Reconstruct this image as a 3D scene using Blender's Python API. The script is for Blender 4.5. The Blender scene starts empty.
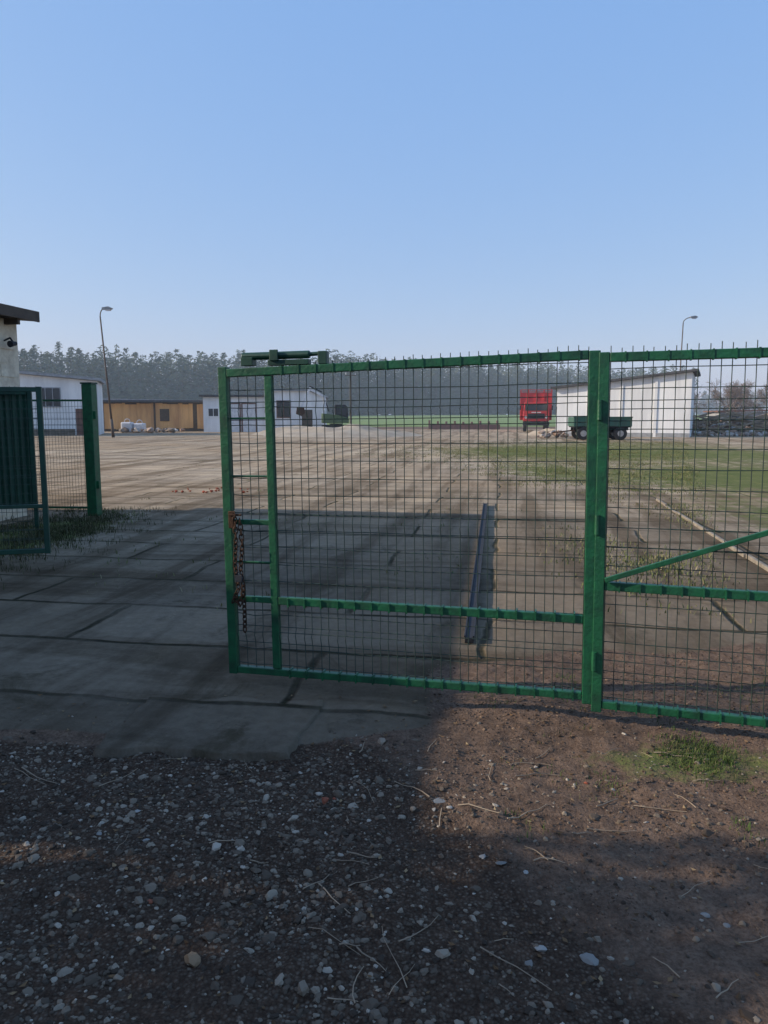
import bpy, math, random
import numpy as np
from mathutils import Vector, Matrix, noise
random.seed(7); rng=np.random.default_rng(7)
S=bpy.context.scene
R=math.radians

# ---------------------------------------------------------------- materials
def nt(name):
    m=bpy.data.materials.new(name); m.use_nodes=True
    n=m.node_tree; b=n.nodes['Principled BSDF']
    return m,n,b
def N(n,t,**k):
    x=n.nodes.new(t)
    for a,v in k.items():
        if a in x.inputs: x.inputs[a].default_value=v
        else: setattr(x,a,v)
    return x
def ramp(n,fac,stops):
    r=n.nodes.new('ShaderNodeValToRGB'); e=r.color_ramp.elements
    while len(e)<len(stops): e.new(.5)
    for i,(p,c) in enumerate(stops):
        e[i].position=p; e[i].color=(*c,1) if len(c)==3 else c
    n.links.new(fac,r.inputs[0]); return r.outputs[0]
def mat(name,c1,c2=None,scale=4,rough=.8,metal=0,bump=.2,bscale=None,detail=6,streak=False):
    m,n,b=nt(name); c2=c2 or tuple(x*.65 for x in c1)
    tc=N(n,'ShaderNodeTexCoord'); mp=N(n,'ShaderNodeMapping')
    if streak: mp.inputs['Scale'].default_value=(1,1,.15)
    n.links.new(tc.outputs['Object'],mp.inputs[0])
    no=N(n,'ShaderNodeTexNoise',Scale=scale,Detail=detail,Roughness=.65)
    n.links.new(mp.outputs[0],no.inputs['Vector'])
    n.links.new(ramp(n,no.outputs[0],[(.32,c2),(.62,c1)]),b.inputs['Base Color'])
    b.inputs['Roughness'].default_value=rough; b.inputs['Metallic'].default_value=metal
    n2=N(n,'ShaderNodeTexNoise',Scale=bscale or scale*5,Detail=5)
    n.links.new(tc.outputs['Object'],n2.inputs['Vector'])
    bu=N(n,'ShaderNodeBump',Strength=bump,Distance=.01); n.links.new(n2.outputs[0],bu.inputs['Height'])
    n.links.new(bu.outputs[0],b.inputs['Normal'])
    return m
def attr_mat(name,stops,rough=.9,sss=0):
    m,n,b=nt(name)
    a=N(n,'ShaderNodeAttribute',attribute_name='rnd')
    n.links.new(ramp(n,a.outputs['Fac'],stops),b.inputs['Base Color'])
    b.inputs['Roughness'].default_value=rough
    b.inputs['Specular IOR Level'].default_value=.2
    return m
M={}
M['green']=mat('green_paint',(.010,.112,.042),(.008,.050,.024),11,.48,0,.3,60)
M['dgreen']=mat('dark_green_paint',(.008,.06,.035),(.006,.035,.022),5,.5,0,.2)
M['wire']=mat('green_coated_wire',(.020,.050,.034),(.035,.038,.032),20,.6,.1,.1)
M['rust']=mat('rusty_steel',(.09,.042,.02),(.035,.02,.014),30,.75,.5,.4)
M['steel']=mat('dark_steel',(.020,.022,.028),(.012,.012,.015),9,.8,0,.3)
M['galv']=mat('galvanised_steel',(.38,.40,.42),(.25,.27,.28),6,.5,.3,.1)
M['cream']=mat('weathered_cream_plaster',(.80,.70,.53),(.50,.41,.30),3.5,.9,0,.9,22)
M['white']=mat('white_render',(.82,.82,.80),(.62,.62,.61),1.1,.9,0,.3,streak=True)
M['wood']=mat('orange_boarding',(.66,.40,.17),(.46,.25,.11),1.5,.8,0,.2,streak=True)
M['dwood']=mat('dark_timber',(.10,.075,.055),None,5)
M['brown']=mat('brown_steel_door',(.18,.095,.07),None,3)
M['roof']=mat('bitumen_roof',(.08,.08,.085),(.04,.04,.045),4)
M['lroof']=mat('fibre_cement_roof',(.34,.35,.36),(.22,.23,.24),3)
M['glass']=mat('dark_glass',(.03,.035,.04),(.02,.02,.02),1,.12)
M['red']=mat('red_paint',(.58,.035,.035),(.40,.03,.03),2,.6)
M['trail']=mat('trailer_green_paint',(.04,.13,.09),(.05,.085,.06),2,.6)
M['tyre']=mat('tyre_rubber',(.03,.03,.03),(.045,.04,.038),8,.9)
M['hub']=mat('painted_hub',(.45,.42,.38),None,6)
M['conc']=mat('concrete',(.20,.165,.13),(.10,.085,.065),3.2,.95,0,1,30,12)
M['kerb']=mat('kerb_concrete',(.27,.225,.17),(.15,.12,.09),7,.95,0,1,30,12)
M['brick']=mat('red_brick',(.24,.13,.10),(.16,.10,.085),3)
M['yellow']=mat('machine_yellow_green',(.08,.13,.05),None,3,.5)
M['bark']=mat('bark',(.12,.095,.08),(.07,.055,.045),3)
M['sand']=mat('sand_and_grit',(.40,.335,.25),(.28,.225,.165),.9,.95,0,.6,6,10)
M['bag']=mat('white_plastic',(.7,.7,.7),(.5,.5,.52),3,.6)
M['timber']=mat('weathered_timber',(.36,.27,.18),(.22,.16,.11),2,.9)

# ---------------------------------------------------------------- mesh builder
import bmesh
class B:
    def __init__(s): s.v=[]; s.f=[]
    def add(s,vs,fs):
        o=len(s.v); s.v+=[tuple(x) for x in vs]; s.f+=[tuple(i+o for i in f) for f in fs]; return s
    def box(s,c,d,rz=0,rx=0,ry=0):
        m=Matrix.Rotation(rz,3,'Z')@Matrix.Rotation(ry,3,'Y')@Matrix.Rotation(rx,3,'X')
        vs=[Vector(c)+m@Vector((x*d[0]/2,y*d[1]/2,z*d[2]/2)) for x in(-1,1) for y in(-1,1) for z in(-1,1)]
        return s.add(vs,[(0,1,3,2),(4,6,7,5),(0,4,5,1),(2,3,7,6),(0,2,6,4),(1,5,7,3)])
    def b2(s,a,b):
        return s.box([(a[i]+b[i])/2 for i in range(3)],[abs(b[i]-a[i]) for i in range(3)])
    def beam(s,p,q,w,h):
        p=Vector(p);q=Vector(q);d=(q-p).normalized()
        up=Vector((0,0,1)) if abs(d.z)<.9 else Vector((0,1,0))
        a=d.cross(up).normalized(); u=a.cross(d).normalized()
        vs=[x+a*(i*w/2)+u*(j*h/2) for x in(p,q) for i,j in((-1,-1),(1,-1),(1,1),(-1,1))]
        return s.add(vs,[(3,2,1,0),(4,5,6,7),(0,1,5,4),(1,2,6,5),(2,3,7,6),(3,0,4,7)])
    def cyl(s,p,q,r0,r1=None,n=12,cap=True):
        r1=r0 if r1 is None else r1
        p=Vector(p);q=Vector(q);d=(q-p).normalized()
        up=Vector((0,0,1)) if abs(d.z)<.9 else Vector((0,1,0))
        a=d.cross(up).normalized(); u=a.cross(d).normalized()
        vs=[x+(a*math.cos(2*math.pi*i/n)+u*math.sin(2*math.pi*i/n))*r for x,r in((p,r0),(q,r1)) for i in range(n)]
        fs=[(i,(i+1)%n,n+(i+1)%n,n+i) for i in range(n)]
        if cap: fs+=[tuple(range(n))[::-1],tuple(range(n,2*n))]
        return s.add(vs,fs)
    def tube(s,pts,r,n=8):
        for a,b in zip(pts[:-1],pts[1:]): s.cyl(a,b,r,r,n)
        return s
    def torus(s,c,m,R1,r,sx=1,n=14,k=6):
        vs=[];fs=[]
        for i in range(n):
            t=2*math.pi*i/n
            for j in range(k):
                f=2*math.pi*j/k
                vs.append(Vector(c)+m@Vector(((R1+r*math.cos(f))*math.cos(t)*sx,r*math.sin(f),(R1+r*math.cos(f))*math.sin(t))))
        for i in range(n):
            for j in range(k):
                fs.append((i*k+j,((i+1)%n)*k+j,((i+1)%n)*k+(j+1)%k,i*k+(j+1)%k))
        return s.add(vs,fs)
    def prism(s,poly,y0,y1):
        n=len(poly)
        vs=[(x,y0,z) for x,z in poly]+[(x,y1,z) for x,z in poly]
        return s.add(vs,[tuple(range(n)),tuple(range(n,2*n))[::-1]]+[(i,n+i,n+(i+1)%n,(i+1)%n) for i in range(n)])
    def make(s,name,mt,parent=None,smooth=False,bevel=0):
        me=bpy.data.meshes.new(name); me.from_pydata(s.v,[],s.f)
        bm=bmesh.new(); bm.from_mesh(me); bmesh.ops.recalc_face_normals(bm,faces=bm.faces); bm.to_mesh(me); bm.free()
        me.materials.append(M[mt] if isinstance(mt,str) else mt)
        if smooth:
            for p in me.polygons: p.use_smooth=True
        o=bpy.data.objects.new(name,me); S.collection.objects.link(o)
        if parent: o.parent=parent
        if bevel:
            mo=o.modifiers.new('bevel','BEVEL'); mo.width=bevel; mo.segments=2; mo.limit_method='ANGLE'
        return o
def E(name,loc,rz=0):
    o=bpy.data.objects.new(name,None); o.location=loc; o.rotation_euler=(0,0,rz); S.collection.objects.link(o); return o
def np_mesh(name,V,F,mt,rnd=None,smooth=False,parent=None):
    me=bpy.data.meshes.new(name); k=F.shape[1]
    me.vertices.add(len(V)); me.vertices.foreach_set('co',V.astype(np.float32).ravel())
    me.loops.add(F.size); me.loops.foreach_set('vertex_index',F.astype(np.int32).ravel())
    me.polygons.add(len(F)); me.polygons.foreach_set('loop_start',np.arange(0,F.size,k,dtype=np.int32))
    me.polygons.foreach_set('loop_total',np.full(len(F),k,dtype=np.int32))
    me.polygons.foreach_set('use_smooth',np.full(len(F),smooth))
    if rnd is not None:
        a=me.attributes.new('rnd','FLOAT','POINT'); a.data.foreach_set('value',rnd.astype(np.float32))
    me.update(); me.validate()
    me.materials.append(M[mt] if isinstance(mt,str) else mt)
    o=bpy.data.objects.new(name,me); S.collection.objects.link(o)
    if parent: o.parent=parent
    return o

# ---------------------------------------------------------------- terrain
def ss(x): x=min(1,max(0,x)); return x*x*(3-2*x)
def nz(x,y,s,o=0): return noise.noise(Vector((x*s+o,y*s-o,o*1.7)))
def pave(x,y):
    e=3.68+.22*nz(x,0,.8,3)
    l=ss((y-e)/.12+.5)
    r=ss((y-5.0-.3*nz(x,0,1.3,9))/.5+.5)
    k=ss((x-.05-.1*y*.5)/.35+.5)
    p=l*(1-k)+r*k
    if y>60: p*=1-ss((y-75)/25)
    return p
def grass(x,y):
    g=0
    def bl(cx,cy,rx,ry,a):
        return a*math.exp(-((x-cx)/rx)**2-((y-cy)/ry)**2)
    g+=bl(9.5,19,4.5,4.5,.85)+bl(7,33,6,8,.78)+bl(6.6,11,1.7,3.6,.66)+bl(16,30,6,10,.6)+bl(14,44,9,6,.45)+bl(4.5,22,1.5,4,.42)
    g+=bl(3.0,7.5,1.4,2.2,.24)
    g+=bl(1.30,3.40,.42,.22,.62)+bl(2.4,3.5,.9,.5,.5)
    g+=bl(-4.6,10.6,.7,1.6,.85)+bl(-5.2,8.6,.9,1.5,.8)+bl(2.6,9.5,.35,2.,.2)
    g+=bl(-8,60,30,6,.35)
    g=max(g,ss((y-98)/12))
    return min(1,g)
def gravel(x,y):
    g=ss((3.75-y)/.3)*(.25+.75*ss((.35-x+.5*(2.6-y))/.9+.5))
    return g
def H(x,y):
    z=1.7*ss((y-105)/130)
    if y<12 and abs(x)<9:
        p=pave(x,y)
        z+=(1-p)*(.026*nz(x,y,1.7,1)+.014*nz(x,y,6,2)+.008*nz(x,y,19,4)+.005*nz(x,y,45,6))-.010*(1-p)+.006*nz(x,y,2.2,8)+.003*nz(x,y,9,8)
    return z
def axis(lo,hi,st,mn,mx,g):
    a=list(np.arange(lo,hi,st)); d=st; x=a[-1]
    while x<mx: d=min(d*g,140); x+=d; a.append(x)
    d=st; x=a[0]; l=[]
    while x>mn: d=min(d*g,140); x-=d; l.append(x)
    return np.array(l[::-1]+a)
xs=axis(-2.3,2.5,.020,-3000,3000,1.085); ys=axis(1.6,5.2,.020,-200,4000,1.06)
nx,ny=len(xs),len(ys)
V=np.zeros((ny*nx,3)); A={k:np.zeros(ny*nx) for k in('pave','grass','gravel')}
i=0
for y in ys:
    for x in xs:
        V[i]=(x,y,H(x,y)); A['pave'][i]=pave(x,y); A['grass'][i]=grass(x,y); A['gravel'][i]=gravel(x,y); i+=1
J,I=np.meshgrid(np.arange(ny-1),np.arange(nx-1),indexing='ij')
b0=(J*nx+I).ravel(); F=np.stack([b0,b0+1,b0+nx+1,b0+nx],1)

def ground_mat():
    m,n,b=nt('ground_surface'); L=n.links.new
    tc=N(n,'ShaderNodeTexCoord'); P=tc.outputs['Object']
    def noi(s,d=8,r=.6,dist=0,vec=None):
        x=N(n,'ShaderNodeTexNoise',Scale=s,Detail=d,Roughness=r,Distortion=dist); L(vec or P,x.inputs['Vector']); return x.outputs[0]
    def mth(op,a,c,clamp=False):
        x=N(n,'ShaderNodeMath',operation=op,use_clamp=clamp)
        for k,v in((0,a),(1,c)):
            if isinstance(v,(int,float)): x.inputs[k].default_value=v
            else: L(v,x.inputs[k])
        return x.outputs[0]
    def mix(f,a,c,bt='MIX'):
        x=N(n,'ShaderNodeMix',data_type='RGBA',blend_type=bt)
        if isinstance(f,(int,float)): x.inputs[0].default_value=f
        else: L(f,x.inputs[0])
        for k,v in((6,a),(7,c)):
            if isinstance(v,tuple): x.inputs[k].default_value=(*v,1)
            else: L(v,x.inputs[k])
        return x.outputs[2]
    def at(k):
        x=N(n,'ShaderNodeAttribute',attribute_name=k); return x.outputs['Fac']
    def msk(a,nf,w=.9,lo=.42,hi=.58):
        v=mth('ADD',a,mth('MULTIPLY',mth('SUBTRACT',nf,.5),w))
        return ramp(n,v,[(lo,(0,0,0)),(hi,(1,1,1))])
    far=N(n,'ShaderNodeSeparateXYZ'); L(P,far.inputs[0])
    big=noi(.16,6,.6); mid=noi(1.3,8,.65); fine=noi(14,8,.7); vf=noi(70,4,.7)
    soil=mix(.5,ramp(n,mid,[(.3,(.068,.043,.030)),(.7,(.215,.138,.094))]),ramp(n,fine,[(.3,(.055,.037,.027)),(.7,(.29,.195,.135))]))
    soil=mix(1,soil,ramp(n,vf,[(.3,(.55,.52,.5)),(.6,(1.1,1.1,1.1))]),'MULTIPLY')
    vo=N(n,'ShaderNodeTexVoronoi',Scale=85,Randomness=1); L(P,vo.inputs['Vector'])
    sep=N(n,'ShaderNodeSeparateColor'); L(vo.outputs['Color'],sep.inputs[0])
    gcol=ramp(n,sep.outputs[0],[(0,(.045,.032,.023)),(.5,(.095,.069,.050)),(.85,(.17,.132,.10)),(1,(.27,.22,.17))])
    ged=ramp(n,vo.outputs['Distance'],[(.25,(1,1,1)),(.62,(.3,.26,.24))])
    gr=mix(.5,mix(1,gcol,ged,'MULTIPLY'),mix(1,soil,(.65,.62,.6),'MULTIPLY'))
    wob=N(n,'ShaderNodeTexNoise',Scale=1.1,Detail=5); L(P,wob.inputs['Vector'])
    wv=N(n,'ShaderNodeVectorMath',operation='SCALE'); wv.inputs['Scale'].default_value=.22; L(wob.outputs['Color'],wv.inputs[0])
    va=N(n,'ShaderNodeVectorMath',operation='ADD'); L(P,va.inputs[0]); L(wv.outputs[0],va.inputs[1])
    mp=N(n,'ShaderNodeMapping'); mp.inputs['Rotation'].default_value=(0,0,R(9)); L(va.outputs[0],mp.inputs[0])
    br=N(n,'ShaderNodeTexBrick',offset=.37,squash=1)
    for k,v in (('Scale',1),('Mortar Size',.036),('Mortar Smooth',.8),('Brick Width',3.0),('Row Height',1.0),('Bias',0)): br.inputs[k].default_value=v
    br.inputs['Color1'].default_value=(.70,.70,.70,1); br.inputs['Color2'].default_value=(1.14,1.12,1.09,1); br.inputs['Mortar'].default_value=(1,1,1,1)
    L(mp.outputs[0],br.inputs['Vector'])
    mt_=N(n,'ShaderNodeMapping'); mt_.inputs['Scale'].default_value=(1,.07,1); L(mp.outputs[0],mt_.inputs[0])
    trk=noi(1.7,6,.6,.6,mt_.outputs[0])
    mt2=N(n,'ShaderNodeMapping'); mt2.inputs['Scale'].default_value=(.10,1,1); L(mp.outputs[0],mt2.inputs[0])
    crs=noi(1.2,7,.65,.8,mt2.outputs[0])
    pc=ramp(n,mid,[(.25,(.26,.20,.14)),(.5,(.47,.375,.27)),(.75,(.62,.51,.38))])
    pc=mix(.45,pc,ramp(n,fine,[(.3,(.20,.155,.115)),(.7,(.62,.52,.40))]))
    pc=mix(.85,pc,br.outputs['Color'],'MULTIPLY')
    pc=mix(ramp(n,big,[(.42,(0,0,0)),(.62,(.7,.7,.7))]),pc,(.35,.25,.155))
    pc=mix(1,pc,ramp(n,trk,[(.38,(.58,.55,.51)),(.52,(1,1,1)),(.68,(1.15,1.13,1.08))]),'MULTIPLY')
    pc=mix(1,pc,ramp(n,crs,[(.36,(.60,.57,.53)),(.50,(1,1,1))]),'MULTIPLY')
    mort=mth('MULTIPLY',br.outputs['Fac'],ramp(n,mid,[(.34,(.3,.3,.3)),(.56,(1,1,1))]))
    pc=mix(mort,pc,ramp(n,fine,[(.35,(.045,.036,.022)),(.7,(.10,.095,.045))]))
    pc=mix(ramp(n,noi(.9,10,.75,1.5),[(.55,(0,0,0)),(.67,(.85,.85,.85))]),pc,(.15,.117,.068))
    near=ramp(n,mth('DIVIDE',far.outputs[1],30),[(.12,(.40,.40,.40)),(.24,(.50,.49,.48)),(.45,(.80,.78,.75)),(.75,(1,1,1))])  # nearer paving is older and darker; some shade is also put into colour
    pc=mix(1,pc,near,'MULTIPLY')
    gs=mix(.5,ramp(n,fine,[(.3,(.045,.065,.016)),(.7,(.17,.19,.055))]),ramp(n,mid,[(.3,(.07,.095,.025)),(.7,(.22,.20,.085))]))
    ff=ramp(n,mth('DIVIDE',far.outputs[1],400),[(.25,(0,0,0)),(.29,(1,1,1))])
    gs=mix(ff,gs,ramp(n,big,[(.3,(.15,.22,.07)),(.7,(.21,.27,.10))]))
    col=mix(msk(at('gravel'),mid,.8),soil,gr)
    mp_=msk(at('pave'),fine,.35)
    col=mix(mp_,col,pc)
    mg=msk(at('grass'),noi(2.3,10,.78),1.8,.40,.66)
    col=mix(mg,col,gs)
    L(col,b.inputs['Base Color']); b.inputs['Roughness'].default_value=.95; b.inputs['Specular IOR Level'].default_value=.10
    h=mth('ADD',mth('MULTIPLY',fine,.7),mth('MULTIPLY',vf,.5))
    h=mth('ADD',h,mth('MULTIPLY',crs,.8))
    h=mth('SUBTRACT',h,mth('MULTIPLY',mth('MULTIPLY',br.outputs['Fac'],mp_),1.2))
    h=mth('SUBTRACT',h,mth('MULTIPLY',mth('MULTIPLY',vo.outputs['Distance'],mth('MULTIPLY',at('gravel'),mth('SUBTRACT',1,mp_))),.35))
    bu=N(n,'ShaderNodeBump',Strength=.9,Distance=.022); L(h,bu.inputs['Height']); L(bu.outputs[0],b.inputs['Normal'])
    return m
GM=ground_mat()
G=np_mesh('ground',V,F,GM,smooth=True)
for k,a in A.items():
    q=G.data.attributes.new(k,'FLOAT','POINT'); q.data.foreach_set('value',a.astype(np.float32))

# ---------------------------------------------------------------- stones
t=(1+5**.5)/2
icoV=np.array([(-1,t,0),(1,t,0),(-1,-t,0),(1,-t,0),(0,-1,t),(0,1,t),(0,-1,-t),(0,1,-t),(t,0,-1),(t,0,1),(-t,0,-1),(-t,0,1)],float); icoV/=np.linalg.norm(icoV[0])
icoF=np.array([(0,11,5),(0,5,1),(0,1,7),(0,7,10),(0,10,11),(1,5,9),(5,11,4),(11,10,2),(10,7,6),(7,1,8),(3,9,4),(3,4,2),(3,2,6),(3,6,8),(3,8,9),(4,9,5),(2,4,11),(6,2,10),(8,6,7),(9,8,1)])
def subdiv(V,F):
    V=list(map(tuple,V)); c={}; out=[]
    def md(a,b):
        k=(min(a,b),max(a,b))
        if k not in c:
            p=(np.array(V[a])+np.array(V[b]))/2; p/=np.linalg.norm(p); V.append(tuple(p)); c[k]=len(V)-1
        return c[k]
    for a,b,d in F:
        x,y,z=md(a,b),md(b,d),md(d,a); out+=[(a,x,z),(b,y,x),(d,z,y),(x,y,z)]
    return np.array(V),np.array(out)
ico2V,ico2F=subdiv(icoV,icoF)
def chunks(name,pts,sizes,mt,flat=(.45,.8),jit=.22,sink=.35,smooth=False,base=(ico2V,ico2F),rnd=None,parent=None):
    bv,bf=base; n=len(pts); VV=[];FF=[];RR=[]
    for k in range(n):
        s=sizes[k]; v=bv*(1+rng.normal(0,jit/2,(len(bv),1)))
        for q in range(3):
            d=rng.normal(0,1,3); d/=np.linalg.norm(d); c=rng.uniform(.5,.8); pr=v@d; ex=np.clip(pr-c,0,None); v=v-ex[:,None]*d
        v=v*np.array([1,rng.uniform(.55,1),rng.uniform(*flat)])*s
        a=rng.uniform(0,6.28); ti=rng.normal(0,.3)
        c,d=math.cos(a),math.sin(a); rz=np.array([[c,-d,0],[d,c,0],[0,0,1]])
        c,d=math.cos(ti),math.sin(ti); rx=np.array([[1,0,0],[0,c,-d],[0,d,c]])
        v=v@rx.T@rz.T; p=np.array(pts[k]); p=p+np.array([0,0,s*(.5-sink)])
        VV.append(v+p); FF.append(bf+k*len(bv)); RR.append(np.full(len(bv),rnd[k] if rnd is not None else rng.random()))
    return np_mesh(name,np.concatenate(VV),np.concatenate(FF),mt,np.concatenate(RR),smooth,parent)
stone=attr_mat('pebbles',[(0,(.045,.032,.023)),(.4,(.105,.078,.056)),(.75,(.18,.14,.102)),(.93,(.28,.228,.17)),(1,(.42,.36,.29))])
pts=[];sz=[]
while len(pts)<10500:
    y=1.55+2.35*random.random(); x=random.uniform(-2.2,2.2)
    d=gravel(x,y)*(.25+1.2*max(0,nz(x,y,1.6,5)+.35))
    d*= 1.0 if x<0 else .55
    if random.random()>d+.015: continue
    s=.0030+.0055*random.random()+.012*random.random()**5
    if random.random()<.014: s=random.uniform(.014,.028)
    pts.append((x,y,H(x,y))); sz.append(s)
chunks('gravel',pts,sz,stone,sink=.55,jit=.28)
clod=attr_mat('soil_clods',[(0,(.05,.032,.022)),(.6,(.13,.084,.057)),(1,(.22,.15,.10))])
pts=[];sz=[]
while len(pts)<9000:
    y=2.2+2.9*random.random(); x=random.uniform(-.6,2.6)
    if pave(x,y)>.6 or random.random()>.25+nz(x,y,2.2,3)*1.3+.3: continue
    pts.append((x,y,H(x,y))); sz.append(.0018+.0035*random.random()+.009*random.random()**7)
chunks('soil_crumbs',pts,sz,clod,sink=.4,jit=.35,base=(icoV,icoF))
rub=attr_mat('pale_rubble',[(0,(.20,.185,.165)),(1,(.34,.32,.29))])
rp=[(.23,3.0,.03),(.27,2.95,.016),(.20,2.93,.012),(.62,2.1,.034),(.48,2.13,.020),(.43,2.08,.015),(.42,2.55,.022),(.36,2.6,.014),(.5,2.5,.012),(1.05,2.3,.018),(1.1,2.25,.012),(-.9,2.7,.016),(-1.1,2.75,.020),(-1.0,2.9,.013)]
chunks('rubble',[(x,y,H(x,y)) for x,y,s in rp],[s for x,y,s in rp],rub,flat=(.2,.4),sink=.5)
br_=attr_mat('brick_bits',[(0,(.30,.07,.045)),(1,(.22,.09,.05))])
rp=[(-.25,3.02,.022),(-.21,3.05,.012),(-.78,2.35,.012),(.9,3.2,.012)]
chunks('broken_brick',[(x,y,H(x,y)) for x,y,s in rp],[s for x,y,s in rp],br_,flat=(.3,.6))
rp=[(-.57,2.08,.034)]
chunks('sandstone_rock',[(x,y,H(x,y)) for x,y,s in rp],[s for x,y,s in rp],attr_mat('sandstone',[(0,(.26,.17,.10)),(1,(.26,.17,.10))]),flat=(.6,.8))
lv=[];lf=[];lr=[]
for k in range(700):
    y=random.uniform(1.6,4.2); x=random.uniform(-2,2.3); z=H(x,y)+.006
    a=random.uniform(0,6.28); s=random.uniform(.006,.016); c,d=math.cos(a)*s,math.sin(a)*s
    o=len(lv); cu=random.uniform(0,.5)*s
    lv+=[(x-c,y-d,z+cu),(x+d*.5,y-c*.5,z),(x+c,y+d,z+cu),(x-d*.5,y+c*.5,z+cu*.4)]; lf.append((o,o+1,o+2,o+3)); lr+=[random.random()]*4
np_mesh('fallen_leaves',np.array(lv),np.array(lf),attr_mat('dead_leaf',[(0,(.07,.04,.02)),(.7,(.17,.10,.05)),(1,(.28,.20,.11))]),np.array(lr))
tw=B()
for k in range(75):
    y=random.uniform(1.7,3.5); x=random.uniform(-.3,1.8) if k<54 else random.uniform(-1.8,0)
    a=random.uniform(-.9,.9)+ (math.pi/2 if random.random()<.3 else 0); l=random.uniform(.05,.25); p=Vector((x,y,H(x,y)+.008)); r=random.uniform(.001,.0032)
    for q in range(4):
        a+=random.uniform(-.35,.35); e=p+Vector((math.cos(a),math.sin(a),0))*l/4; e.z=H(e.x,e.y)+.008
        tw.cyl(p,e,r,r*.85,5); p=e; r*=.85
tw.make('twigs','timber')

# ---------------------------------------------------------------- grass tufts
def tufts(name,pts,mt,hgt=(.03,.09),nb=9,w=.003,spread=.03):
    VV=[];FF=[];RR=[]
    for (x,y) in pts:
        z=H(x,y)-.004; r0=random.random()
        for k in range(nb):
            a=random.uniform(0,6.28); h=random.uniform(*hgt); bx=x+random.gauss(0,spread); by=y+random.gauss(0,spread)
            l=h*random.uniform(.2,.8); c,d=math.cos(a),math.sin(a); o=len(VV); ww=w*random.uniform(.7,1.3)
            VV+=[(bx-d*ww,by+c*ww,z),(bx+d*ww,by-c*ww,z),(bx+c*l*.4+d*ww*.7,by+d*l*.4-c*ww*.7,z+h*.65),(bx+c*l*.4-d*ww*.7,by+d*l*.4+c*ww*.7,z+h*.65),(bx+c*l,by+d*l,z+h)]
            FF+=[(o,o+1,o+2),(o,o+2,o+3),(o+3,o+2,o+4)]; rr=min(1,max(0,r0*.6+random.random()*.4)); RR+=[rr]*5
    return np_mesh(name,np.array(VV),np.array(FF),mt,np.array(RR))
gm=attr_mat('grass_blades',[(0,(.03,.055,.012)),(.55,(.065,.105,.022)),(.8,(.12,.12,.045)),(1,(.18,.145,.08))],.8)
pts=[]
while len(pts)<620:
    x=random.uniform(.5,3.2); y=random.uniform(2.7,4.6)
    if random.random()<(grass(x,y)**1.5+.05)*(.1+nz(x,y,3,7)*2): pts.append((x,y))
tufts('grass',pts,gm,(.008,.032),9,.0017,.026)
pts=[]
while len(pts)<1100:
    x=random.uniform(-6.5,-3.2); y=random.uniform(6.5,13.2)
    if random.random()<grass(x,y)*(.45+nz(x,y,1.5,7)): pts.append((x,y))
gm2=attr_mat('verge_grass',[(0,(.03,.04,.014)),(.5,(.06,.065,.028)),(1,(.14,.11,.07))],.9)
tufts('verge_grass',pts,gm2,(.02,.09),10,.004,.07)
dry=attr_mat('dry_weeds',[(0,(.07,.10,.03)),(.5,(.14,.15,.055)),(1,(.30,.24,.15))],.8)
pts=[]
while len(pts)<6500:
    y=6+46*random.random()**1.3; x=random.uniform(-.9,.62)*y*.62+ .5
    g_=grass(x,y)
    if random.random()<(g_*.9 if g_>.12 else .003)*(.4+nz(x,y,.9,7)): pts.append((x,y))
tufts('weeds',pts,dry,(.015,.06),7,.006,.10)

# ---------------------------------------------------------------- flush front slab, kerb, channel
sl=B()
def rough_slab(bb,x0,x1,y0,y1,z0,z1,rz):
    cx,cy=(x0+x1)/2,(y0+y1)/2; c,d=math.cos(rz),math.sin(rz); n=60
    vs=[];fs=[]
    for j in range(n+1):
        for i in range(n+1):
            u,v=i/n,j/n; x=x0+(x1-x0)*u; y=y0+(y1-y0)*v
            e=min(u,1-u,v,1-v)
            ox=.05*nz(x,y,2.2,2)+.03*nz(x,y,8,5); oy=.05*nz(x,y,2.2,4)+.03*nz(x,y,8,8)
            z=z1+.005*nz(x,y,4,3)+.003*nz(x,y,15,6)
            if e<.02: z-= (z1-z0)*(1-e/.02)**2
            x+=ox;y+=oy
            vs.append((cx+(x-cx)*c-(y-cy)*d,cy+(x-cx)*d+(y-cy)*c,z))
    for j in range(n):
        for i in range(n): a=j*(n+1)+i; fs.append((a,a+1,a+n+2,a+n+1))
    bb.add(vs,fs)
rough_slab(sl,-1.40,-.38,3.46,4.15,-.04,.014,R(-5))
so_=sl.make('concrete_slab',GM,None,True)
for k_,v_ in(('pave',1.0),('grass',0.0),('gravel',0.0)):
    q=so_.data.attributes.new(k_,'FLOAT','POINT'); q.data.foreach_set('value',np.full(len(so_.data.vertices),v_,dtype=np.float32))
k=B()
for i in range(10):
    p=Vector((3.4,4.6,0)).lerp(Vector((5.15,14.3,0)),i/10+.002); q=Vector((3.4,4.6,0)).lerp(Vector((5.15,14.3,0)),(i+1)/10-.002)
    o=Vector((random.gauss(0,.008),0,.012+random.gauss(0,.006))); k.beam(p+o,q+o,.045,.05)
k.make('kerb','kerb',bevel=.008)
ch=E('steel_channel',(.60,5.2,0),math.atan2(8.2,1.2)-math.pi/2)
c_=B(); c_.b2((-.032,0,.004),(.032,8.3,.045)); c_.make('web','steel',ch,bevel=.004)
c_=B(); c_.b2((-.036,0,.046),(-.026,8.3,.058)); c_.b2((.026,0,.046),(.036,8.3,.058)); c_.make('flanges','steel',ch)

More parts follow.
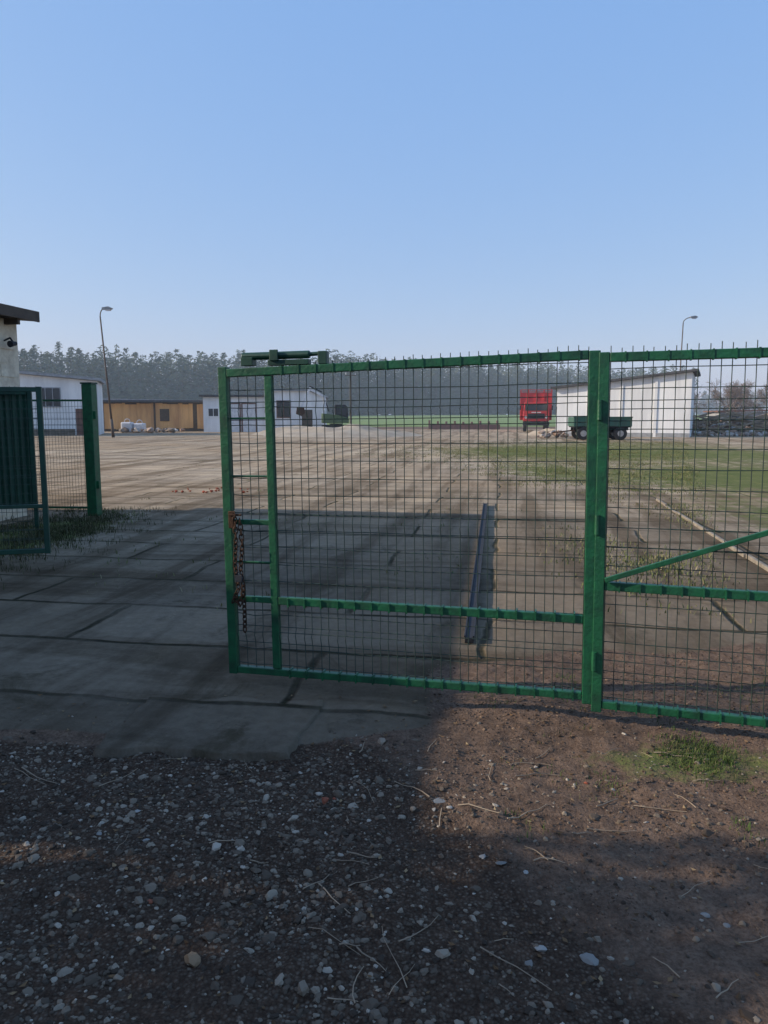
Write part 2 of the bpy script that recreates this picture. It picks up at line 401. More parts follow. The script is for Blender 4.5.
# ---------------------------------------------------------------- gates and fences
def mesh_panel(parent,x0,x1,z0,z1f,sp=.05,hs=.1,r=.0024,folds=(.32,.98,1.62),name='wire_mesh'):
    w=B(); n=int((x1-x0)/sp)
    def off(z):
        o=0
        for f in folds:
            o=max(o,.014*(1-abs(z-f)/.05))
        return -o
    for i in range(n+1):
        x=x0+(x1-x0)*i/n; zt=z1f(x); zs=[z0]
        for f in folds: zs+=[z for z in(f-.05,f,f+.05) if z0<z<zt]
        zs=sorted(zs)+[zt+random.uniform(-.008,.008)]; jx=random.uniform(-.005,.005)
        for a,b in zip(zs[:-1],zs[1:]): w.cyl((x+jx,off(a),a),(x+jx*.5,off(b),b),r,r,5,False)
    z=z0+.04
    while z<z1f(x0)-.02:
        pz=z; last=None; m=max(2,int((x1-x0)/.25)); sg=random.uniform(0,.012)
        for q in range(m+1):
            x=x0+(x1-x0)*q/m; p=(x,off(pz)+.004,pz+random.uniform(-.003,.003)-sg*math.sin(math.pi*q/m))
            if last: w.cyl(last,p,r,r,5,False)
            last=p
        z+=hs
    for f in folds:
        for dz in(-.05,.05): w.cyl((x0,off(f+dz)+.004,f+dz),(x1,off(f+dz)+.004,f+dz),r,r,5,False)
    w.make(name,'wire',parent)

gA=E('wire_mesh_gate',(-.890,4.385,0),math.atan2(-.52,2.01)); LA=2.035; gA.rotation_euler[1]=R(-.7)
top=lambda x:1.835+.04*x/LA
g=B()
g.beam((0,0,.075),(0,0,1.87),.052,.052)
g.beam((LA,0,.06),(LA,0,top(LA)+.02),.056,.05)
g.beam((.275,0,.123),(.275,0,top(.27)-.025),.045,.04)
g.make('stiles',"green",gA,bevel=.004)
g=B()
g.beam((.027,0,top(0)),(LA-.03,0,top(LA)),.05,.045)
g.beam((.027,0,.10),(LA-.03,0,.10),.045,.04)
g.beam((.30,0,.53),(LA-.03,0,.515),.04,.045)
g.beam((.028,0,.53),(.252,0,.53),.035,.035)
g.beam((.028,0,.985),(.252,0,.985),.03,.03)
for z in (1.58,1.25,.75): g.beam((.028,0,z),(.252,0,z),.012,.012)
g.make('rails','green',gA,bevel=.004)
g=B()
for i in range(17):
    x=.36+i*.1
    for z in(top(x),.522,.10): g.box((x,0,z),(.008,.056,.051))
g.make('clamps','green',gA)
g=B()
g.cyl((.12,.0,1.925),(.52,0,1.925),.022,.022,12)
g.cyl((.50,.0,1.925),(.62,0,1.93),.012,.012,10)
g.box((.155,0,1.895),(.07,.06,.045)); g.box((.40,.0,1.885),(.24,.05,.03)); g.box((.60,0,1.905),(.05,.05,.07)); g.box((.32,-.03,1.925),(.05,.012,.06))
g.make('closer_arm','dgreen',gA,bevel=.003)
g=B()
for z in(.30,1.02,1.6): g.cyl((LA+.029,-.035,z-.05),(LA+.029,-.035,z+.05),.013,.013,10)
g.make('hinges','green',gA)
mesh_panel(gA,.30,LA-.03,.10,lambda x:top(x)+.045)
mesh_panel(gA,.03,.25,.10,lambda x:top(x)-.02,name='side_wire_mesh')
g=B(); g.box((.03,-.032,1.0),(.035,.015,.10)); g.box((.06,-.045,1.03),(.08,.010,.012)); g.make('latch','rust',gA,bevel=.003)
c_=B()
def chain(bb,pts,L=.030):
    P=[Vector(q) for q in pts]; tot=[0]
    for a,b in zip(P[:-1],P[1:]): tot.append(tot[-1]+(b-a).length)
    s=0; k=0
    while s<tot[-1]:
        j=max(i for i in range(len(tot)-1) if tot[i]<=s)
        a,b=P[j],P[j+1]; f=(s-tot[j])/(tot[j+1]-tot[j]); c=a.lerp(b,f); dr=(b-a).normalized()
        q=dr.to_track_quat('X','Z').to_matrix()@Matrix.Rotation(math.pi/2*(k%2)+.3,3,'X')
        bb.torus(c,q,.0125,.0035,1.6,12,5); s+=L; k+=1
chain(c_,[(.055,-.045,1.03),(.062,-.05,.9),(.05,-.05,.74),(.068,-.05,.60),(.03,-.05,.52)])
chain(c_,[(.085,-.04,.99),(.10,-.05,.86),(.085,-.05,.72),(.10,-.05,.60),(.07,-.05,.50),(.03,-.045,.56)])
chain(c_,[(.095,-.05,.60),(.100,-.05,.50),(.098,-.05,.36)])
c_.make('chain','rust',gA,True)
c_=B(); c_.box((.075,-.055,.66),(.045,.02,.04)); c_.torus((.075,-.055,.685),Matrix.Identity(3),.014,.004); c_.make('padlock','steel',gA,bevel=.003)

gB=E('wire_mesh_gate',(1.124,3.855,0),R(-19)); LB=3.0; gB.rotation_euler[1]=R(-.7)
g=B(); g.beam((0,0,.05),(0,0,1.91),.052,.052); g.beam((LB,0,.06),(LB,0,1.91),.05,.05)
g.make('stiles','green',gB,bevel=.004)
g=B(); g.beam((.027,0,1.885),(LB-.027,0,1.87),.05,.045); g.beam((.027,0,.09),(LB-.027,0,.075),.045,.04)
g.beam((.027,0,.725),(LB-.027,0,.70),.04,.045); g.make('rails','green',gB,bevel=.004)
g=B(); g.beam((.03,-.035,.76),(LB-.05,-.035,1.85),.020,.026); g.make('brace','green',gB,bevel=.003)
g=B()
for i in range(28):
    x=.1+i*.1
    for z in(1.885-.005*x,.725-.0083*x,.09-.005*x): g.box((x,0,z),(.008,.056,.051))
g.make('clamps','green',gB)
mesh_panel(gB,.03,LB-.03,.09,lambda x:1.935)

gC=E('wire_mesh_gate',(-3.68,8.2,0),math.atan2(-.45,-1.8)); LC=1.9
g=B(); g.beam((0,0,.1),(0,0,1.9),.055,.055); g.beam((LC,0,.1),(LC,0,1.9),.055,.055); g.beam((.028,0,1.87),(LC-.028,0,1.87),.05,.05)
g.beam((.028,0,.13),(LC-.028,0,.13),.05,.05); g.beam((.028,0,.62),(LC-.028,0,.62),.04,.04); g.make('frame','dgreen',gC,bevel=.004)
mesh_panel(gC,.03,LC-.03,.12,lambda x:1.9)

fp=E('fence_post',(-4.64,12.1,0),R(-9))
g=B(); g.beam((0,0,-.1),(0,0,2.08),.17,.17); g.make('post','green',fp,bevel=.01)
g=B(); g.box((0,0,2.095),(.19,.19,.025)); g.make('cap','dgreen',fp)
g=B(); g.box((.1,-.03,.5),(.05,.05,.12)); g.box((.1,-.03,1.6),(.05,.05,.12)); g.make('hinge_lugs','green',fp)
fe=E('wire_fence',(-4.75,12.15,0),R(176))
mesh_panel(fe,0,1.25,.1,lambda x:1.85,folds=(.3,.9,1.5))
g=B(); g.beam((1.22,0,0),(1.22,0,1.9),.06,.06); g.beam((0,0,1.83),(1.19,0,1.83),.03,.03);g.beam((0,0,.12),(1.19,0,.12),.03,.03); g.make('frame','green',fe)
gs_=E('corrugated_metal_fence',(-4.92,10.6,0),R(186))
poly=[];n_=60
for i in range(n_+1):
    x=i*1.05/n_; poly.append((x,.018*math.sin(i*math.pi/2.5)))
vv=[(x,y,.35) for x,y in poly]+[(x,y,1.95) for x,y in poly]
g=B(); g.add(vv,[(i,i+1,n_+2+i,n_+1+i) for i in range(n_)]); g.make('sheet','dgreen',gs_)
g=B(); g.beam((-.03,0,0),(-.03,0,1.98),.05,.05); g.beam((1.08,0,0),(1.08,0,1.98),.05,.05); g.beam((-.0,0.05,1.9),(1.05,0.05,1.9),.03,.04); g.make('frame','dgreen',gs_)

# ---------------------------------------------------------------- buildings
def window(pa,x,z,w,h,y=0,name='window',cols=2,fr='white'):
    g=B(); g.b2((x,y-.012,z),(x+w,y+.10,z+h)); g.make(name+'_glass','glass',pa)
    g=B(); t=.07
    g.b2((x-t,y-.045,z-t),(x,y+.02,z+h+t)); g.b2((x+w,y-.045,z-t),(x+w+t,y+.02,z+h+t)); g.b2((x,y-.045,z+h),(x+w,y+.02,z+h+t)); g.b2((x,y-.06,z-t),(x+w,y+.02,z))
    for c in range(1,cols): g.b2((x+w*c/cols-.025,y-.04,z),(x+w*c/cols+.025,y-.015,z+h))
    g.make(name+'_frame',fr,pa)
hz=-math.atan(.155)
ho=E('plastered_house',(-5.72,12.1,0),hz)
g=B(); g.b2((-5,-9.5,0),(0,0,3.05))
g.make('walls','cream',ho)
g=B()
for r_ in range(14):
    for c in range(26):
        if random.random()<.75:
            y=-9.45+c*.36+(.18 if r_%2 else 0)
            if y+.34<-.02: g.b2((.0,y,.08+r_*.21),(.006+random.random()*.012,y+.34,.08+r_*.21+.19))
g.make('blockwork','cream',ho)
g=B(); g.prism([(-5.2,3.45),(.24,3.06),(.24,3.20),(-5.2,3.6)],-9.7,.2); g.make('roof','roof',ho)
g=B(); g.box((.255,-4.75,3.13),(.03,9.9,.16)); g.make('fascia','dwood',ho)
g=B()
for i in range(16): g.box((.11,-8.9+i*.575,3.01),(.24,.06,.09))
g.make('rafter_ends','dwood',ho)
g=B(); g.tube([(.02,-.35,2.72),(.12,-.35,2.76),(.16,-.35,2.70)],.014); g.cyl((.16,-.42,2.66),(.16,-.28,2.68),.05,.03); g.make('wall_lamp','steel',ho)
for yy in(-8.3,-5.8,-3.2):
    g=B(); g.b2((-.02,yy,1.1),(.022,yy+1.1,2.1)); g.make('window_glass','glass',ho)
    g=B(); g.b2((.0,yy-.06,1.04),(.04,yy,2.16)); g.b2((.0,yy+1.1,1.04),(.04,yy+1.16,2.16)); g.b2((0,yy,2.1),(.04,yy+1.1,2.16)); g.b2((0,yy,1.04),(.07,yy+1.1,1.1)); g.b2((.023,yy+.52,1.1),(.035,yy+.58,2.1)); g.make('window_frame','white',ho)

wl=E('white_workshop',(-32,59,0),R(17))
g=B(); g.prism([(0,0),(9.4,0),(9.4,4.3),(0,5.1)],0,7); g.make('walls','white',wl)
g=B(); g.prism([(-.3,5.14),(9.7,4.31),(9.7,4.52),(-.3,5.35)],-.4,7.3); g.make('roof','lroof',wl)
g=B(); g.b2((-6,.5,0),(-.02,8,3.6)); g.make('annex_walls','white',wl)
g=B(); g.b2((-6.2,.2,3.62),(-.05,8.2,3.8)); g.make('annex_roof','roof',wl)
window(wl,5.0,2.3,1.6,1.4,cols=3,fr='lroof'); window(wl,2.0,2.3,1.4,1.4,cols=2,fr='lroof'); window(wl,-4,1.4,1.4,1.2,y=.5)
g=B(); g.b2((7.7,-.03,0),(8.6,.05,2.1)); g.make('door','brown',wl)
g=B(); g.b2((0,-.04,0),(7.6,.0,.5)); g.make('plinth','conc',wl)
g=B(); g.cyl((9.3,-.08,0),(9.3,-.08,4.2),.06); g.make('downpipe','galv',wl)

os_=E('timber_shed',(-27.5,75,0),R(8))
g=B(); g.b2((0,.1,0),(9.9,6,2.9)); g.make('walls','dwood',os_)
g=B()
x=.05
while x<9.7:
    w=random.choice((.28,.4,.6,1.1)); w=min(w,9.8-x)
    if random.random()<.94: g.b2((x,random.uniform(0,.03),.2+random.uniform(-.08,.15)),(x+w-.015,.09,2.78+random.uniform(-.18,.0)))
    x+=w
g.make('board_cladding','wood',os_)
g=B()
for x in(0,4.9,9.8): g.b2((x-.09,-.08,0),(x+.09,-.002,2.9))
g.b2((5.4,-.05,1.0),(6.3,-.002,2.2)); g.make('posts','dwood',os_)
g=B(); g.prism([(-.4,3.05),(10.3,2.92),(10.3,3.06),(-.4,3.2)],-.7,6.5); g.make('roof','lroof',os_)
g=B(); g.b2((-.4,-.73,2.85),(10.3,-.705,3.05)); g.make('fascia','roof',os_)

gb=E('white_garage_block',(-17.1,72.5,0),R(4))
g=B(); g.b2((0,0,0),(5.8,7,3.3)); g.make('walls','white',gb)
g=B(); g.b2((-.3,-.4,3.32),(5.75,7.2,3.5)); g.make('roof','roof',gb)
g=B()
for x0,x1 in((2.3,3.4),(3.7,4.9)):
    g.b2((x0-.12,-.06,0),(x0,.0,2.75)); g.b2((x1,-.06,0),(x1+.12,.0,2.75)); g.b2((x0,-.06,2.63),(x1,.0,2.75))
g.make('door_frames','brown',gb)
g=B()
for x0,x1 in((2.3,3.4),(3.7,4.9)): g.b2((x0,-.03,0),((x0+x1)/2-.02,.05,2.62)); g.b2(((x0+x1)/2+.02,-.03,0),(x1,.05,2.62))
g.make('doors','bag',gb)
window(gb,.5,1.5,.9,.7,cols=2)
g=B(); g.prism([(5.82,0),(11.6,0),(11.6,3.2),(10,3.85),(5.82,3.85)],-.6,7); g.make('wing_walls','white',gb)
g=B(); g.prism([(5.8,3.87),(10.05,3.87),(11.8,3.18),(11.8,3.32),(10.1,4.02),(5.8,4.02)],-.9,7.2); g.make('wing_roof','lroof',gb)
window(gb,7.0,1.4,1.2,1.5,y=-.6,cols=2,fr='brown')
g=B(); g.b2((9.3,-.64,0),(10.3,-.55,2.1)); g.make('wing_door','dwood',gb)

ax,ay,bx,by=13.2,58.8,22.0,55.0
Ls=math.hypot(bx-ax,by-ay)
sh=E('white_shed',(ax,ay,0),math.atan2(by-ay,bx-ax))
g=B(); g.prism([(0,0),(Ls,0),(Ls,4.65),(0,3.60)],0,8); g.make('walls','white',sh)
g=B(); g.prism([(-.4,3.57),(Ls+.4,4.71),(Ls+.4,4.87),(-.4,3.73)],-.35,8.3); g.make('roof','roof',sh)
g=B()
for i in range(1,4): g.b2((Ls*i/4-.10,-.06,0),(Ls*i/4+.10,-.002,3.5+1.0*i/4-.1))
g.make('pilasters','white',sh)
g=B(); g.b2((0.0,-.05,0),(Ls,-.004,.3)); g.make('plinth','lroof',sh)

# ---------------------------------------------------------------- lamps, pole
def lamp(x,y,h,arm,lean=0):
    e=E('street_lamp',(x,y,0)); 
    g=B(); g.cyl((0,0,0),(lean*.15,0,1.3),.11,.10,12); g.cyl((lean*.15,0,1.3),(lean,0,h-.5),.075,.05,12)
    g.make('pole','bark',e,True)
    g=B(); pts=[(lean+arm*(1-math.cos(a)),0,h-.5+.55*math.sin(a)) for a in np.linspace(0,1.35,8)]; g.tube(pts,.04); g.make('arm','bark',e,True)
    ex=pts[-1]; s=1 if arm>0 else -1
    g=B(); g.prism([(ex[0]-.05*s,ex[2]-.06),(ex[0]+.6*s,ex[2]-.04),(ex[0]+.65*s,ex[2]+.05),(ex[0]+.4*s,ex[2]+.15),(ex[0]-.05*s,ex[2]+.08)],-.15,.15); g.make('lamp_head','lroof',e)
    g=B(); g.prism([(ex[0]+.1*s,ex[2]-.065),(ex[0]+.55*s,ex[2]-.05),(ex[0]+.5*s,ex[2]-.14),(ex[0]+.2*s,ex[2]-.14)],-.11,.11); g.make('lens','bag',e)
lamp(-19.5,55,9.0,.3,-.55)
lamp(28.7,75,10.9,.9,.15)
up=E('utility_pole',(-3.9,90,0)); g=B(); g.cyl((0,0,0),(0,0,6.6),.13,.09); g.box((0,0,6.2),(1.3,.1,.1)); g.make('pole','dwood',up)
g=B()
for x in(-.55,0,.55): g.cyl((x,0,6.25),(x,0,6.45),.04)
g.make('insulators','bag',up)

# ---------------------------------------------------------------- vehicles
def wheel(t,hb,x,y,z,r,w,ax='y'):
    d=Vector((0,w/2,0)) if ax=='y' else Vector((w/2,0,0)); c=Vector((x,y,z))
    t.cyl(c-d,c+d,r*.93,r*.93,20); t.cyl(c-d*.75,c+d*.75,r,r,20)
    hb.cyl(c-d*1.06,c+d*1.06,r*.48,r*.48,14); hb.cyl(c-d*1.2,c+d*1.2,r*.15,r*.15,8)
tr=E('farm_trailer',(12.2,49.2,0),R(-3))
g=B(); g.b2((0,0,.88),(3.7,.06,1.47)); g.b2((0,1.94,.88),(3.7,2.0,1.47)); g.b2((0,.06,.88),(.06,1.94,1.47)); g.b2((3.64,.06,.88),(3.7,1.94,1.47)); g.make('side_boards','trail',tr)
g=B(); 
for i in range(6): g.b2((.02+i*.72,-.05,.86),(.08+i*.72,-.002,1.5))
g.b2((-.03,-.07,1.44),(3.73,-.052,1.5)); g.make('stanchions','trail',tr)
g=B(); g.b2((.06,.06,.80),(3.64,1.94,.90)); g.b2((.1,.5,.62),(3.6,.6,.795)); g.b2((.1,1.4,.62),(3.6,1.5,.795)); g.cyl((.65,.1,.42),(.65,1.9,.42),.05); g.cyl((3.0,.1,.42),(3.0,1.9,.42),.05)
for x in(.65,3.0):
    for y in(.55,1.45): g.b2((x-.3,y-.04,.45),(x+.3,y+.04,.61))
g.make('chassis','steel',tr)
g=B();h=B()
for x in(.65,3.0):
    for y in(.12,1.88): wheel(g,h,x,y,.42,.42,.24)
g.make('tyres','tyre',tr); h.make('hubs','hub',tr)
g=B(); g.beam((.2,.7,.6),(-1.2,1,.45),.08,.08); g.beam((.2,1.3,.6),(-1.2,1,.45),.08,.08); g.make('drawbar','rust',tr)

rt=E('red_truck',(14.7,74,0),R(-10))
g=B(); g.prism([(-1.25,1.0),(1.25,1.0),(1.25,1.95),(1.12,2.85),(-1.12,2.85),(-1.25,1.95)],0,1.9); g.make('cab','red',rt,bevel=.06)
g=B(); g.b2((-1.05,-.03,2.02),(-.03,.02,2.66)); g.b2((.03,-.03,2.02),(1.05,.02,2.66)); g.b2((-1.27,.4,2.0),(-1.2,1.2,2.6)); g.make('windscreen','glass',rt)
g=B(); g.b2((-1.55,2.1,1.1),(1.55,7.5,3.8)); g.make('box_body','red',rt,bevel=.04)
g=B()
for x in(-1.5,-.75,0,.75,1.5): g.b2((x-.05,2.03,1.1),(x+.05,2.098,4.1))
g.b2((-1.5,2.03,3.85),(1.5,2.1,3.9)); g.b2((-1.5,2.03,4.05),(1.5,2.1,4.1)); g.make('rails','red',rt)
g=B(); g.b2((-.8,-.05,1.25),(.8,-.005,1.75)); g.b2((-1.25,-.15,.6),(1.25,.2,.95)); g.b2((-.4,0.2,.6),(.4,7.3,.98)); g.b2((-1.2,2.15,.95),(1.2,7.4,1.09)); g.make('grille_bumper_chassis','steel',rt)
g=B(); g.cyl((-.98,-.06,1.4),(-.98,.02,1.4),.13); g.cyl((.98,-.06,1.4),(.98,.02,1.4),.13); g.box((0,-.06,1.85),(.9,.03,.08)); g.make('headlamps','bag',rt)
g=B();h=B()
for y in(.9,5.2,6.3):
    for x in(-1.05,1.05): wheel(g,h,x,y,.5,.5,.32,'x')
g.make('tyres','tyre',rt); h.make('hubs','hub',rt)
g=B(); g.beam((-1.25,.1,2.6),(-1.5,.0,2.5),.03,.03); g.box((-1.5,0,2.3),(.12,.06,.4)); g.beam((1.25,.1,2.6),(1.5,.0,2.5),.03,.03); g.box((1.5,0,2.3),(.12,.06,.4)); g.make('mirrors','steel',rt)

ex=E('excavator',(-4.3,68,0),R(8))
g=B()
for y in(-.9,.9):
    g.prism([(-1.3,.1),(-1.0,0),(1.0,0),(1.3,.1),(1.4,.4),(1.1,.7),(-1.1,.7),(-1.4,.4)],y-.25,y+.25)
g.b2((-.5,-.65,.4),(.5,.65,.85)); g.make('tracks','tyre',ex)
g=B(); g.prism([(-1.2,.9),(1.1,.9),(1.1,1.3),(.2,1.6),(-1.2,1.75)],-1.0,1.0); g.make('body','yellow',ex,bevel=.05)
g=B(); g.prism([(-.1,1.62),(1.05,1.3),(1.0,2.3),(.8,2.5),(-.1,2.5)],-.95,.0); g.make('cab','steel',ex,bevel=.03)
g=B(); g.b2((.1,-.97,1.65),(.85,-.955,2.35)); g.make('cab_glass','glass',ex)
g=B(); g.beam((-.9,-.3,1.4),(-1.0,-.3,3.2),.2,.24); g.beam((-1.0,-.3,3.2),(-2.3,-.3,3.9),.18,.2); g.beam((-2.2,-.3,4.0),(-3.1,-.3,2.2),.16,.18); g.make('boom','bag',ex)
g=B(); g.prism([(-3.4,2.3),(-2.8,2.25),(-2.7,1.8),(-3.0,1.5),(-3.5,1.7)],-.65,.05); g.make('bucket','rust',ex)
g=B(); g.cyl((-.6,-.3,1.9),(-1.1,-.3,3.35),.05); g.cyl((-1.2,-.3,3.6),(-2.3,-.3,4.1),.05); g.make('rams','steel',ex)

# ---------------------------------------------------------------- mound, low wall, piles
def mound(name,cx,cy,rx,ry,h,mt,seed):
    n=46; vv=[];ff=[]
    for j in range(n+1):
        for i in range(n+1):
            u=i/n*2-1; v=j/n*2-1; r=math.hypot(u,v)
            z=h*max(0,1-r**1.6)*(1+.5*nz(u*3,v*3,1,seed))+.18*h*nz(u*9,v*9,1,seed)*max(0,1-r)
            vv.append((cx+u*rx,cy+v*ry,z-.03)); 
    for j in range(n):
        for i in range(n): a=j*(n+1)+i; ff.append((a,a+1,a+n+2,a+n+1))
    b=B(); b.add(vv,ff); return b.make(name,mt,None,True)
mound('sand_heap',-3.2,60,6.5,5,.75,'sand',3)
mound('sand_heap',-7.2,64,4.0,4,.65,'sand',6)
mound('earth_heap',13.6,62,2.2,2.5,.6,'sand',9)
wlw=E('low_brick_wall',(5.0,86,0),R(-2))
g=B(); g.b2((0,0,0),(8,.25,.55)); g.make('wall','brick',wlw)
g=B()
for i in range(9): g.b2((i*.95,-.1,0),(i*.95+.22,.35,.8+.25*random.random()))
g.make('piers','brick',wlw)
rb=attr_mat('rubble_mix',[(0,(.18,.145,.12)),(.35,(.30,.235,.18)),(.6,(.32,.20,.14)),(.85,(.44,.40,.36)),(1,(.58,.56,.52))])
pts=[];sz=[]
for k in range(1700):
    x=random.uniform(24,44); y=random.uniform(58,70); hh=2.0*math.exp(-((y-64)/3.5)**2)*(.65+.6*nz(x,0,.35,4))
    pts.append((x,y,hh*random.random()**.5)); sz.append(random.uniform(.10,.42)*random.uniform(.5,1))
chunks('rubble_heap',pts,sz,rb,jit=.35,base=(icoV,icoF))
tp=B()
for k in range(60):
    c=Vector((random.uniform(25,34),random.uniform(60,64),random.uniform(.3,1.7))); a=random.uniform(-.5,.5); l=random.uniform(.8,2.0)
    d=Vector((math.cos(a)*l,math.sin(a)*l*.5,random.uniform(-.35,.35)*l)); tp.beam(c-d,c+d,.14,.12)
tp.make('timber_pile','timber')
sb=E('ruined_outbuilding',(35,80,0),R(-5)); g=B(); g.b2((0,0,0),(7,4,1.9)); g.make('walls','lroof',sb); g=B(); g.prism([(-.3,1.9),(7.3,2.05),(7.3,2.2),(-.3,2.05)],-.4,4.3); g.make('roof','brown',sb)
g=B(); g.b2((1,-.03,.2),(2,.02,1.7)); g.b2((4,-.03,.8),(5.4,.02,1.6)); g.make('openings','glass',sb)
pts=[(random.uniform(-24,-19),random.uniform(69,73),.15) for k in range(40)]
chunks('scrap_pile',pts,[random.uniform(.15,.5) for k in pts],rb,base=(icoV,icoF))
bg=E('bulk_bag',(-24.3,70.5,0)); g=B(); g.b2((0,0,0),(1.0,.9,.95)); g.b2((1.15,.1,0),(2.1,1.0,.85)); g.make('bags','bag',bg,bevel=.12)
g=B(); g.torus((.5,.45,1.0),Matrix.Identity(3),.25,.03); g.torus((1.6,.55,.9),Matrix.Identity(3),.25,.03); g.make('loops','bag',bg)
pts=[(random.uniform(10.8,12.6),random.uniform(52,55),.05+random.random()*.4) for k in range(50)]
chunks('firewood_pile',pts,[random.uniform(.10,.28) for k in pts],rb,base=(icoV,icoF))
pts=[(-4.6+random.random()*1.8,15.5+random.random()*1.2,.02) for k in range(26)]
chunks('brick_rubble',pts,[random.uniform(.02,.05) for k in pts],br_,base=(icoV,icoF))

# ---------------------------------------------------------------- forest
def forest(name,line,rows,step,mt,hmin,hmax,nl=210,lsz=(.35,.75)):
    VV=[];FF=[];RR=[];off=0; tv=B()
    P=[Vector(p) for p in line]
    for a,b in zip(P[:-1],P[1:]):
        L=(b-a).length; d=(b-a)/L; nrm=Vector((-d.y,d.x))
        if nrm.y<0: nrm=-nrm
        for r in range(-1,rows):
            s=random.random()*step
            while s<L:
                c=a+d*(s+random.gauss(0,.6))+nrm*(r*4.0+random.uniform(-1.6,1.6))
                s+=step*random.uniform(.6,1.5)*(.6 if r==-1 else 1)
                h=random.uniform(hmin,hmax)*(1+.16*nz(c.x,c.y,.05,3)); zb=H(c.x,c.y)
                wide=random.uniform(.16,.27)
                if r==-1: h*=random.uniform(.18,.5); wide=.32
                if 0<=r<2: tv.cyl((c.x,c.y,zb-.2),(c.x+random.gauss(0,.3),c.y,zb+h*.9),.2,.05,5,False)
                n=nl
                cb=random.uniform(.10,.35) if 0<=r<2 else .02
                u=rng.random(n)**.9; zz=zb+h*(cb+(1-cb)*u)
                rnd_=random.random()<.7
                prof=np.sqrt(np.clip(1-u**2.4,0,1)) if rnd_ else np.clip((1-u)**.6+.06,0,1)
                wd=h*wide*prof*np.clip(u*5+.35,0,1)
                na=random.randint(9,14); cl=rng.integers(0,na,n); an=cl*2.4+rng.normal(0,.35,n)+u*3
                rad=wd*np.sqrt(rng.random(n))*(.6+.5*((cl*7)%5)/4)
                cx=c.x+rad*np.cos(an); cy=c.y+rad*np.sin(an)
                sz_=rng.uniform(*lsz,n)*(1.15-.5*u)
                q=rng.normal(0,1,(n,3)); q/=np.linalg.norm(q,axis=1)[:,None]; w=np.cross(q,rng.normal(0,1,(n,3))); w/=np.linalg.norm(w,axis=1)[:,None]
                C=np.stack([cx,cy,zz],1); q[:,2]*=.6
                v=np.stack([C-q*sz_[:,None],C+w*sz_[:,None]*.55,C+q*sz_[:,None]],1).reshape(-1,3)
                VV.append(v); FF.append(np.arange(n*3).reshape(-1,3)+off); off+=n*3
                tr_=random.uniform(0,.55); RR.append(np.repeat(np.clip(tr_+.25*u+rng.random(n)*.25,0,1),3))
    V_=np.concatenate(VV);F_=np.concatenate(FF)
    e=E(name,(0,0,0))
    np_mesh('foliage',V_,F_,mt,np.concatenate(RR),parent=e)
    if tv.v: tv.make('trunks','bark',e)
fm=attr_mat('pine_needles',[(0,(.050,.075,.055)),(.5,(.075,.105,.072)),(1,(.12,.135,.09))],1)
forest('pine_forest',[(-165,132),(-77,171),(-9.4,210),(58,249),(108,272)],7,2.4,fm,13.0,16.8,230,(.5,1.1))
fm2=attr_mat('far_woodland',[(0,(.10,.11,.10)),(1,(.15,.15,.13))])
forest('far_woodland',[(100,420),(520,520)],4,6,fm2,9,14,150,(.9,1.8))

def bare_tree(x,y,h,name='bare_tree'):
    e=E(name,(x,y,H(x,y))); b=B()
    def grow(p,d,l,r,lev):
        q=p
        for s in range(3):
            d=(d+Vector((random.gauss(0,.13),random.gauss(0,.13),random.gauss(.03,.08)))).normalized()
            n=q+d*l/3; b.cyl(q,n,r,r*.86,5 if lev>1 else 8,False); r*=.86; q=n
            if lev<5 and (s>0 or lev>0):
                for k in range(random.choice((1,2)) if lev<4 else 2):
                    a=random.uniform(0,6.28); sp=random.uniform(.45,.9)
                    o=d.orthogonal().normalized(); o=Matrix.Rotation(a,3,d)@o
                    grow(q,(d*math.cos(sp)+o*math.sin(sp)).normalized(),l*random.uniform(.55,.75),max(.012,r*.6),lev+1)
    grow(Vector((0,0,-.1)),Vector((random.gauss(0,.05),random.gauss(0,.05),1)).normalized(),h*.40,h*.017,0)
    b.make('branches',tw_m,e)
tw_m=mat('twigs_brown',(.22,.17,.14),(.15,.115,.10),1)
for x,y,h in((37,95,6.0),(41,92,6.8),(45,97,7.2),(49,95,6.5),(39.5,101,6.6),(43.5,99,6.9),(47.5,103,7.1)):
    bare_tree(x,y,h)

def shade_hedge():  # unseen planting, added off to the left to shade the foreground
    n=54000
    y=rng.uniform(-6.5,2.5,n); a=rng.uniform(0,6.28,n); z=rng.random(n)**.8
    hh=3.9+.55*np.sin(y*2.1)+.35*np.sin(y*5.3+1)
    rad=.85*np.sqrt(rng.uniform(.2,1,n))*(1-z**2.4*.75)
    C=np.stack([-6.5+rad*np.cos(a),y+.25*np.sin(a),.1+z*hh],1)
    q=rng.normal(0,1,(n,3)); q/=np.linalg.norm(q,axis=1)[:,None]; w=np.cross(q,rng.normal(0,1,(n,3))); w/=np.linalg.norm(w,axis=1)[:,None]
    s=rng.uniform(.05,.11,n)[:,None]
    v=np.stack([C-q*s,C+w*s*.6,C+q*s],1).reshape(-1,3)
    e=E('added_shade_hedge',(0,0,0))
    np_mesh('foliage',v,np.arange(n*3).reshape(-1,3),attr_mat('shade_hedge_thuja',[(0,(.03,.06,.02)),(1,(.07,.11,.035))]),np.repeat(rng.random(n),3),parent=e)
    b=B()
    for i in range(12): b.cyl((-6.5,-6.2+i*.75,-.1),(-6.5,-6.2+i*.75,3.3),.06,.02,7)
    b.make('trunks','bark',e)
shade_hedge()

g=B(); g.add([(-1530,2700,1175),(-1440,2700,1130),(-1441,2700,1127),(-1531,2700,1169)],[(0,1,2,3)]); g.make('contrail','bag')

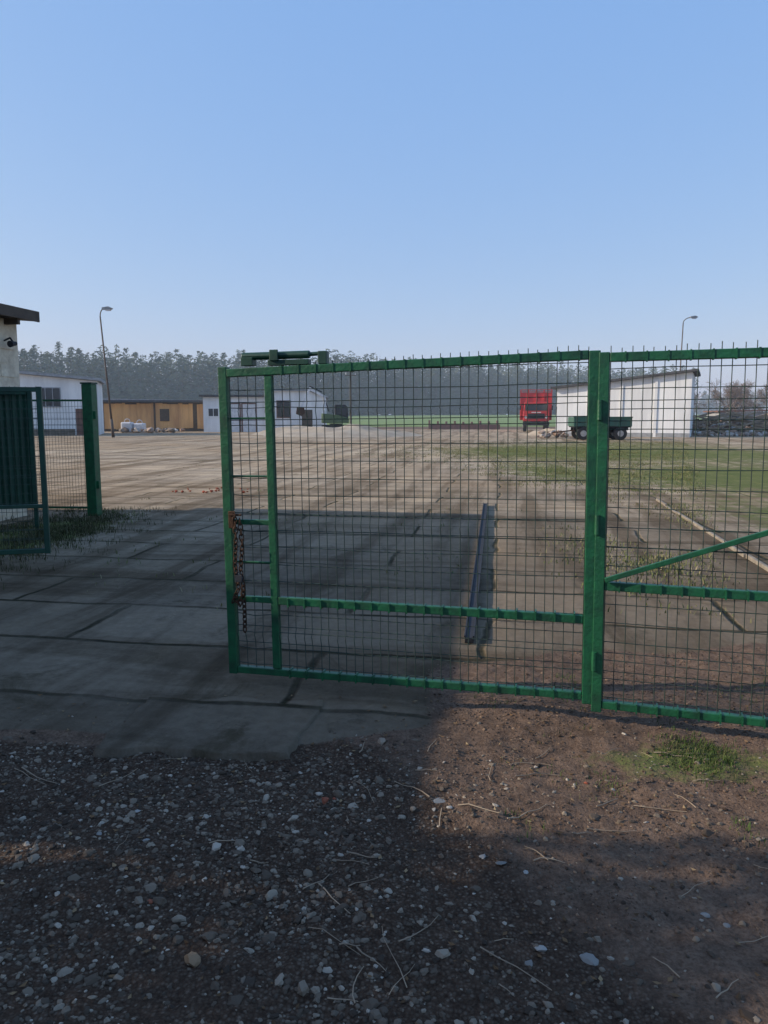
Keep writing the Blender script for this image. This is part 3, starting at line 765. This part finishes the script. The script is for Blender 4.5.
# morning haze lying over the far fields
hm=bpy.data.materials.new('haze'); hm.use_nodes=True; hn=hm.node_tree; hn.nodes.clear()
ho_=hn.nodes.new('ShaderNodeOutputMaterial'); hv=hn.nodes.new('ShaderNodeVolumeScatter'); hv.inputs['Color'].default_value=(.72,.87,1,1); hv.inputs['Density'].default_value=.0015
hn.links.new(hv.outputs[0],ho_.inputs['Volume'])
g=B(); g.b2((-700,42,-3),(700,640,38)); o=g.make('haze',hm)

# ---------------------------------------------------------------- light
EL=24.5
w=bpy.data.worlds.new('World'); S.world=w; w.use_nodes=True
n=w.node_tree; bgd=n.nodes['Background']; sk=n.nodes.new('ShaderNodeTexSky'); sk.sky_type='NISHITA'; sk.sun_disc=False
sk.sun_elevation=R(EL); sk.sun_rotation=R(-90); sk.air_density=1.0; sk.dust_density=1.2; sk.ozone_density=1.6; sk.altitude=200
tn=n.nodes.new('ShaderNodeMix'); tn.data_type='RGBA'; tn.blend_type='MULTIPLY'; tn.inputs[0].default_value=1; tn.inputs[7].default_value=(.90,.64,.30,1)
ad=n.nodes.new('ShaderNodeMix'); ad.data_type='RGBA'; ad.blend_type='ADD'; ad.inputs[0].default_value=1; ad.inputs[7].default_value=(1.45,3.25,7.2,1)
n.links.new(sk.outputs[0],tn.inputs[6]); n.links.new(tn.outputs[2],ad.inputs[6]); n.links.new(ad.outputs[2],bgd.inputs[0]); bgd.inputs[1].default_value=.10
sd=bpy.data.lights.new('sun','SUN'); sd.energy=5.0; sd.angle=R(.5); sd.color=(1,.90,.75)
so=bpy.data.objects.new('sun',sd); S.collection.objects.link(so)
dirv=Vector((math.cos(R(EL)),0,-math.sin(R(EL)))); so.rotation_euler=dirv.to_track_quat('-Z','Y').to_euler(); so.location=(-20,0,20)

cam=bpy.data.cameras.new('camera'); co=bpy.data.objects.new('camera',cam); S.collection.objects.link(co)
cam.sensor_fit='VERTICAL'; cam.sensor_height=36; cam.lens=36*760/1024; cam.clip_end=9000; cam.clip_start=.05
co.location=(0,0,1.6); co.rotation_euler=(R(90-7.27),0,0); S.camera=co
S.view_settings.view_transform='Standard'; S.view_settings.look='None'; S.view_settings.exposure=0
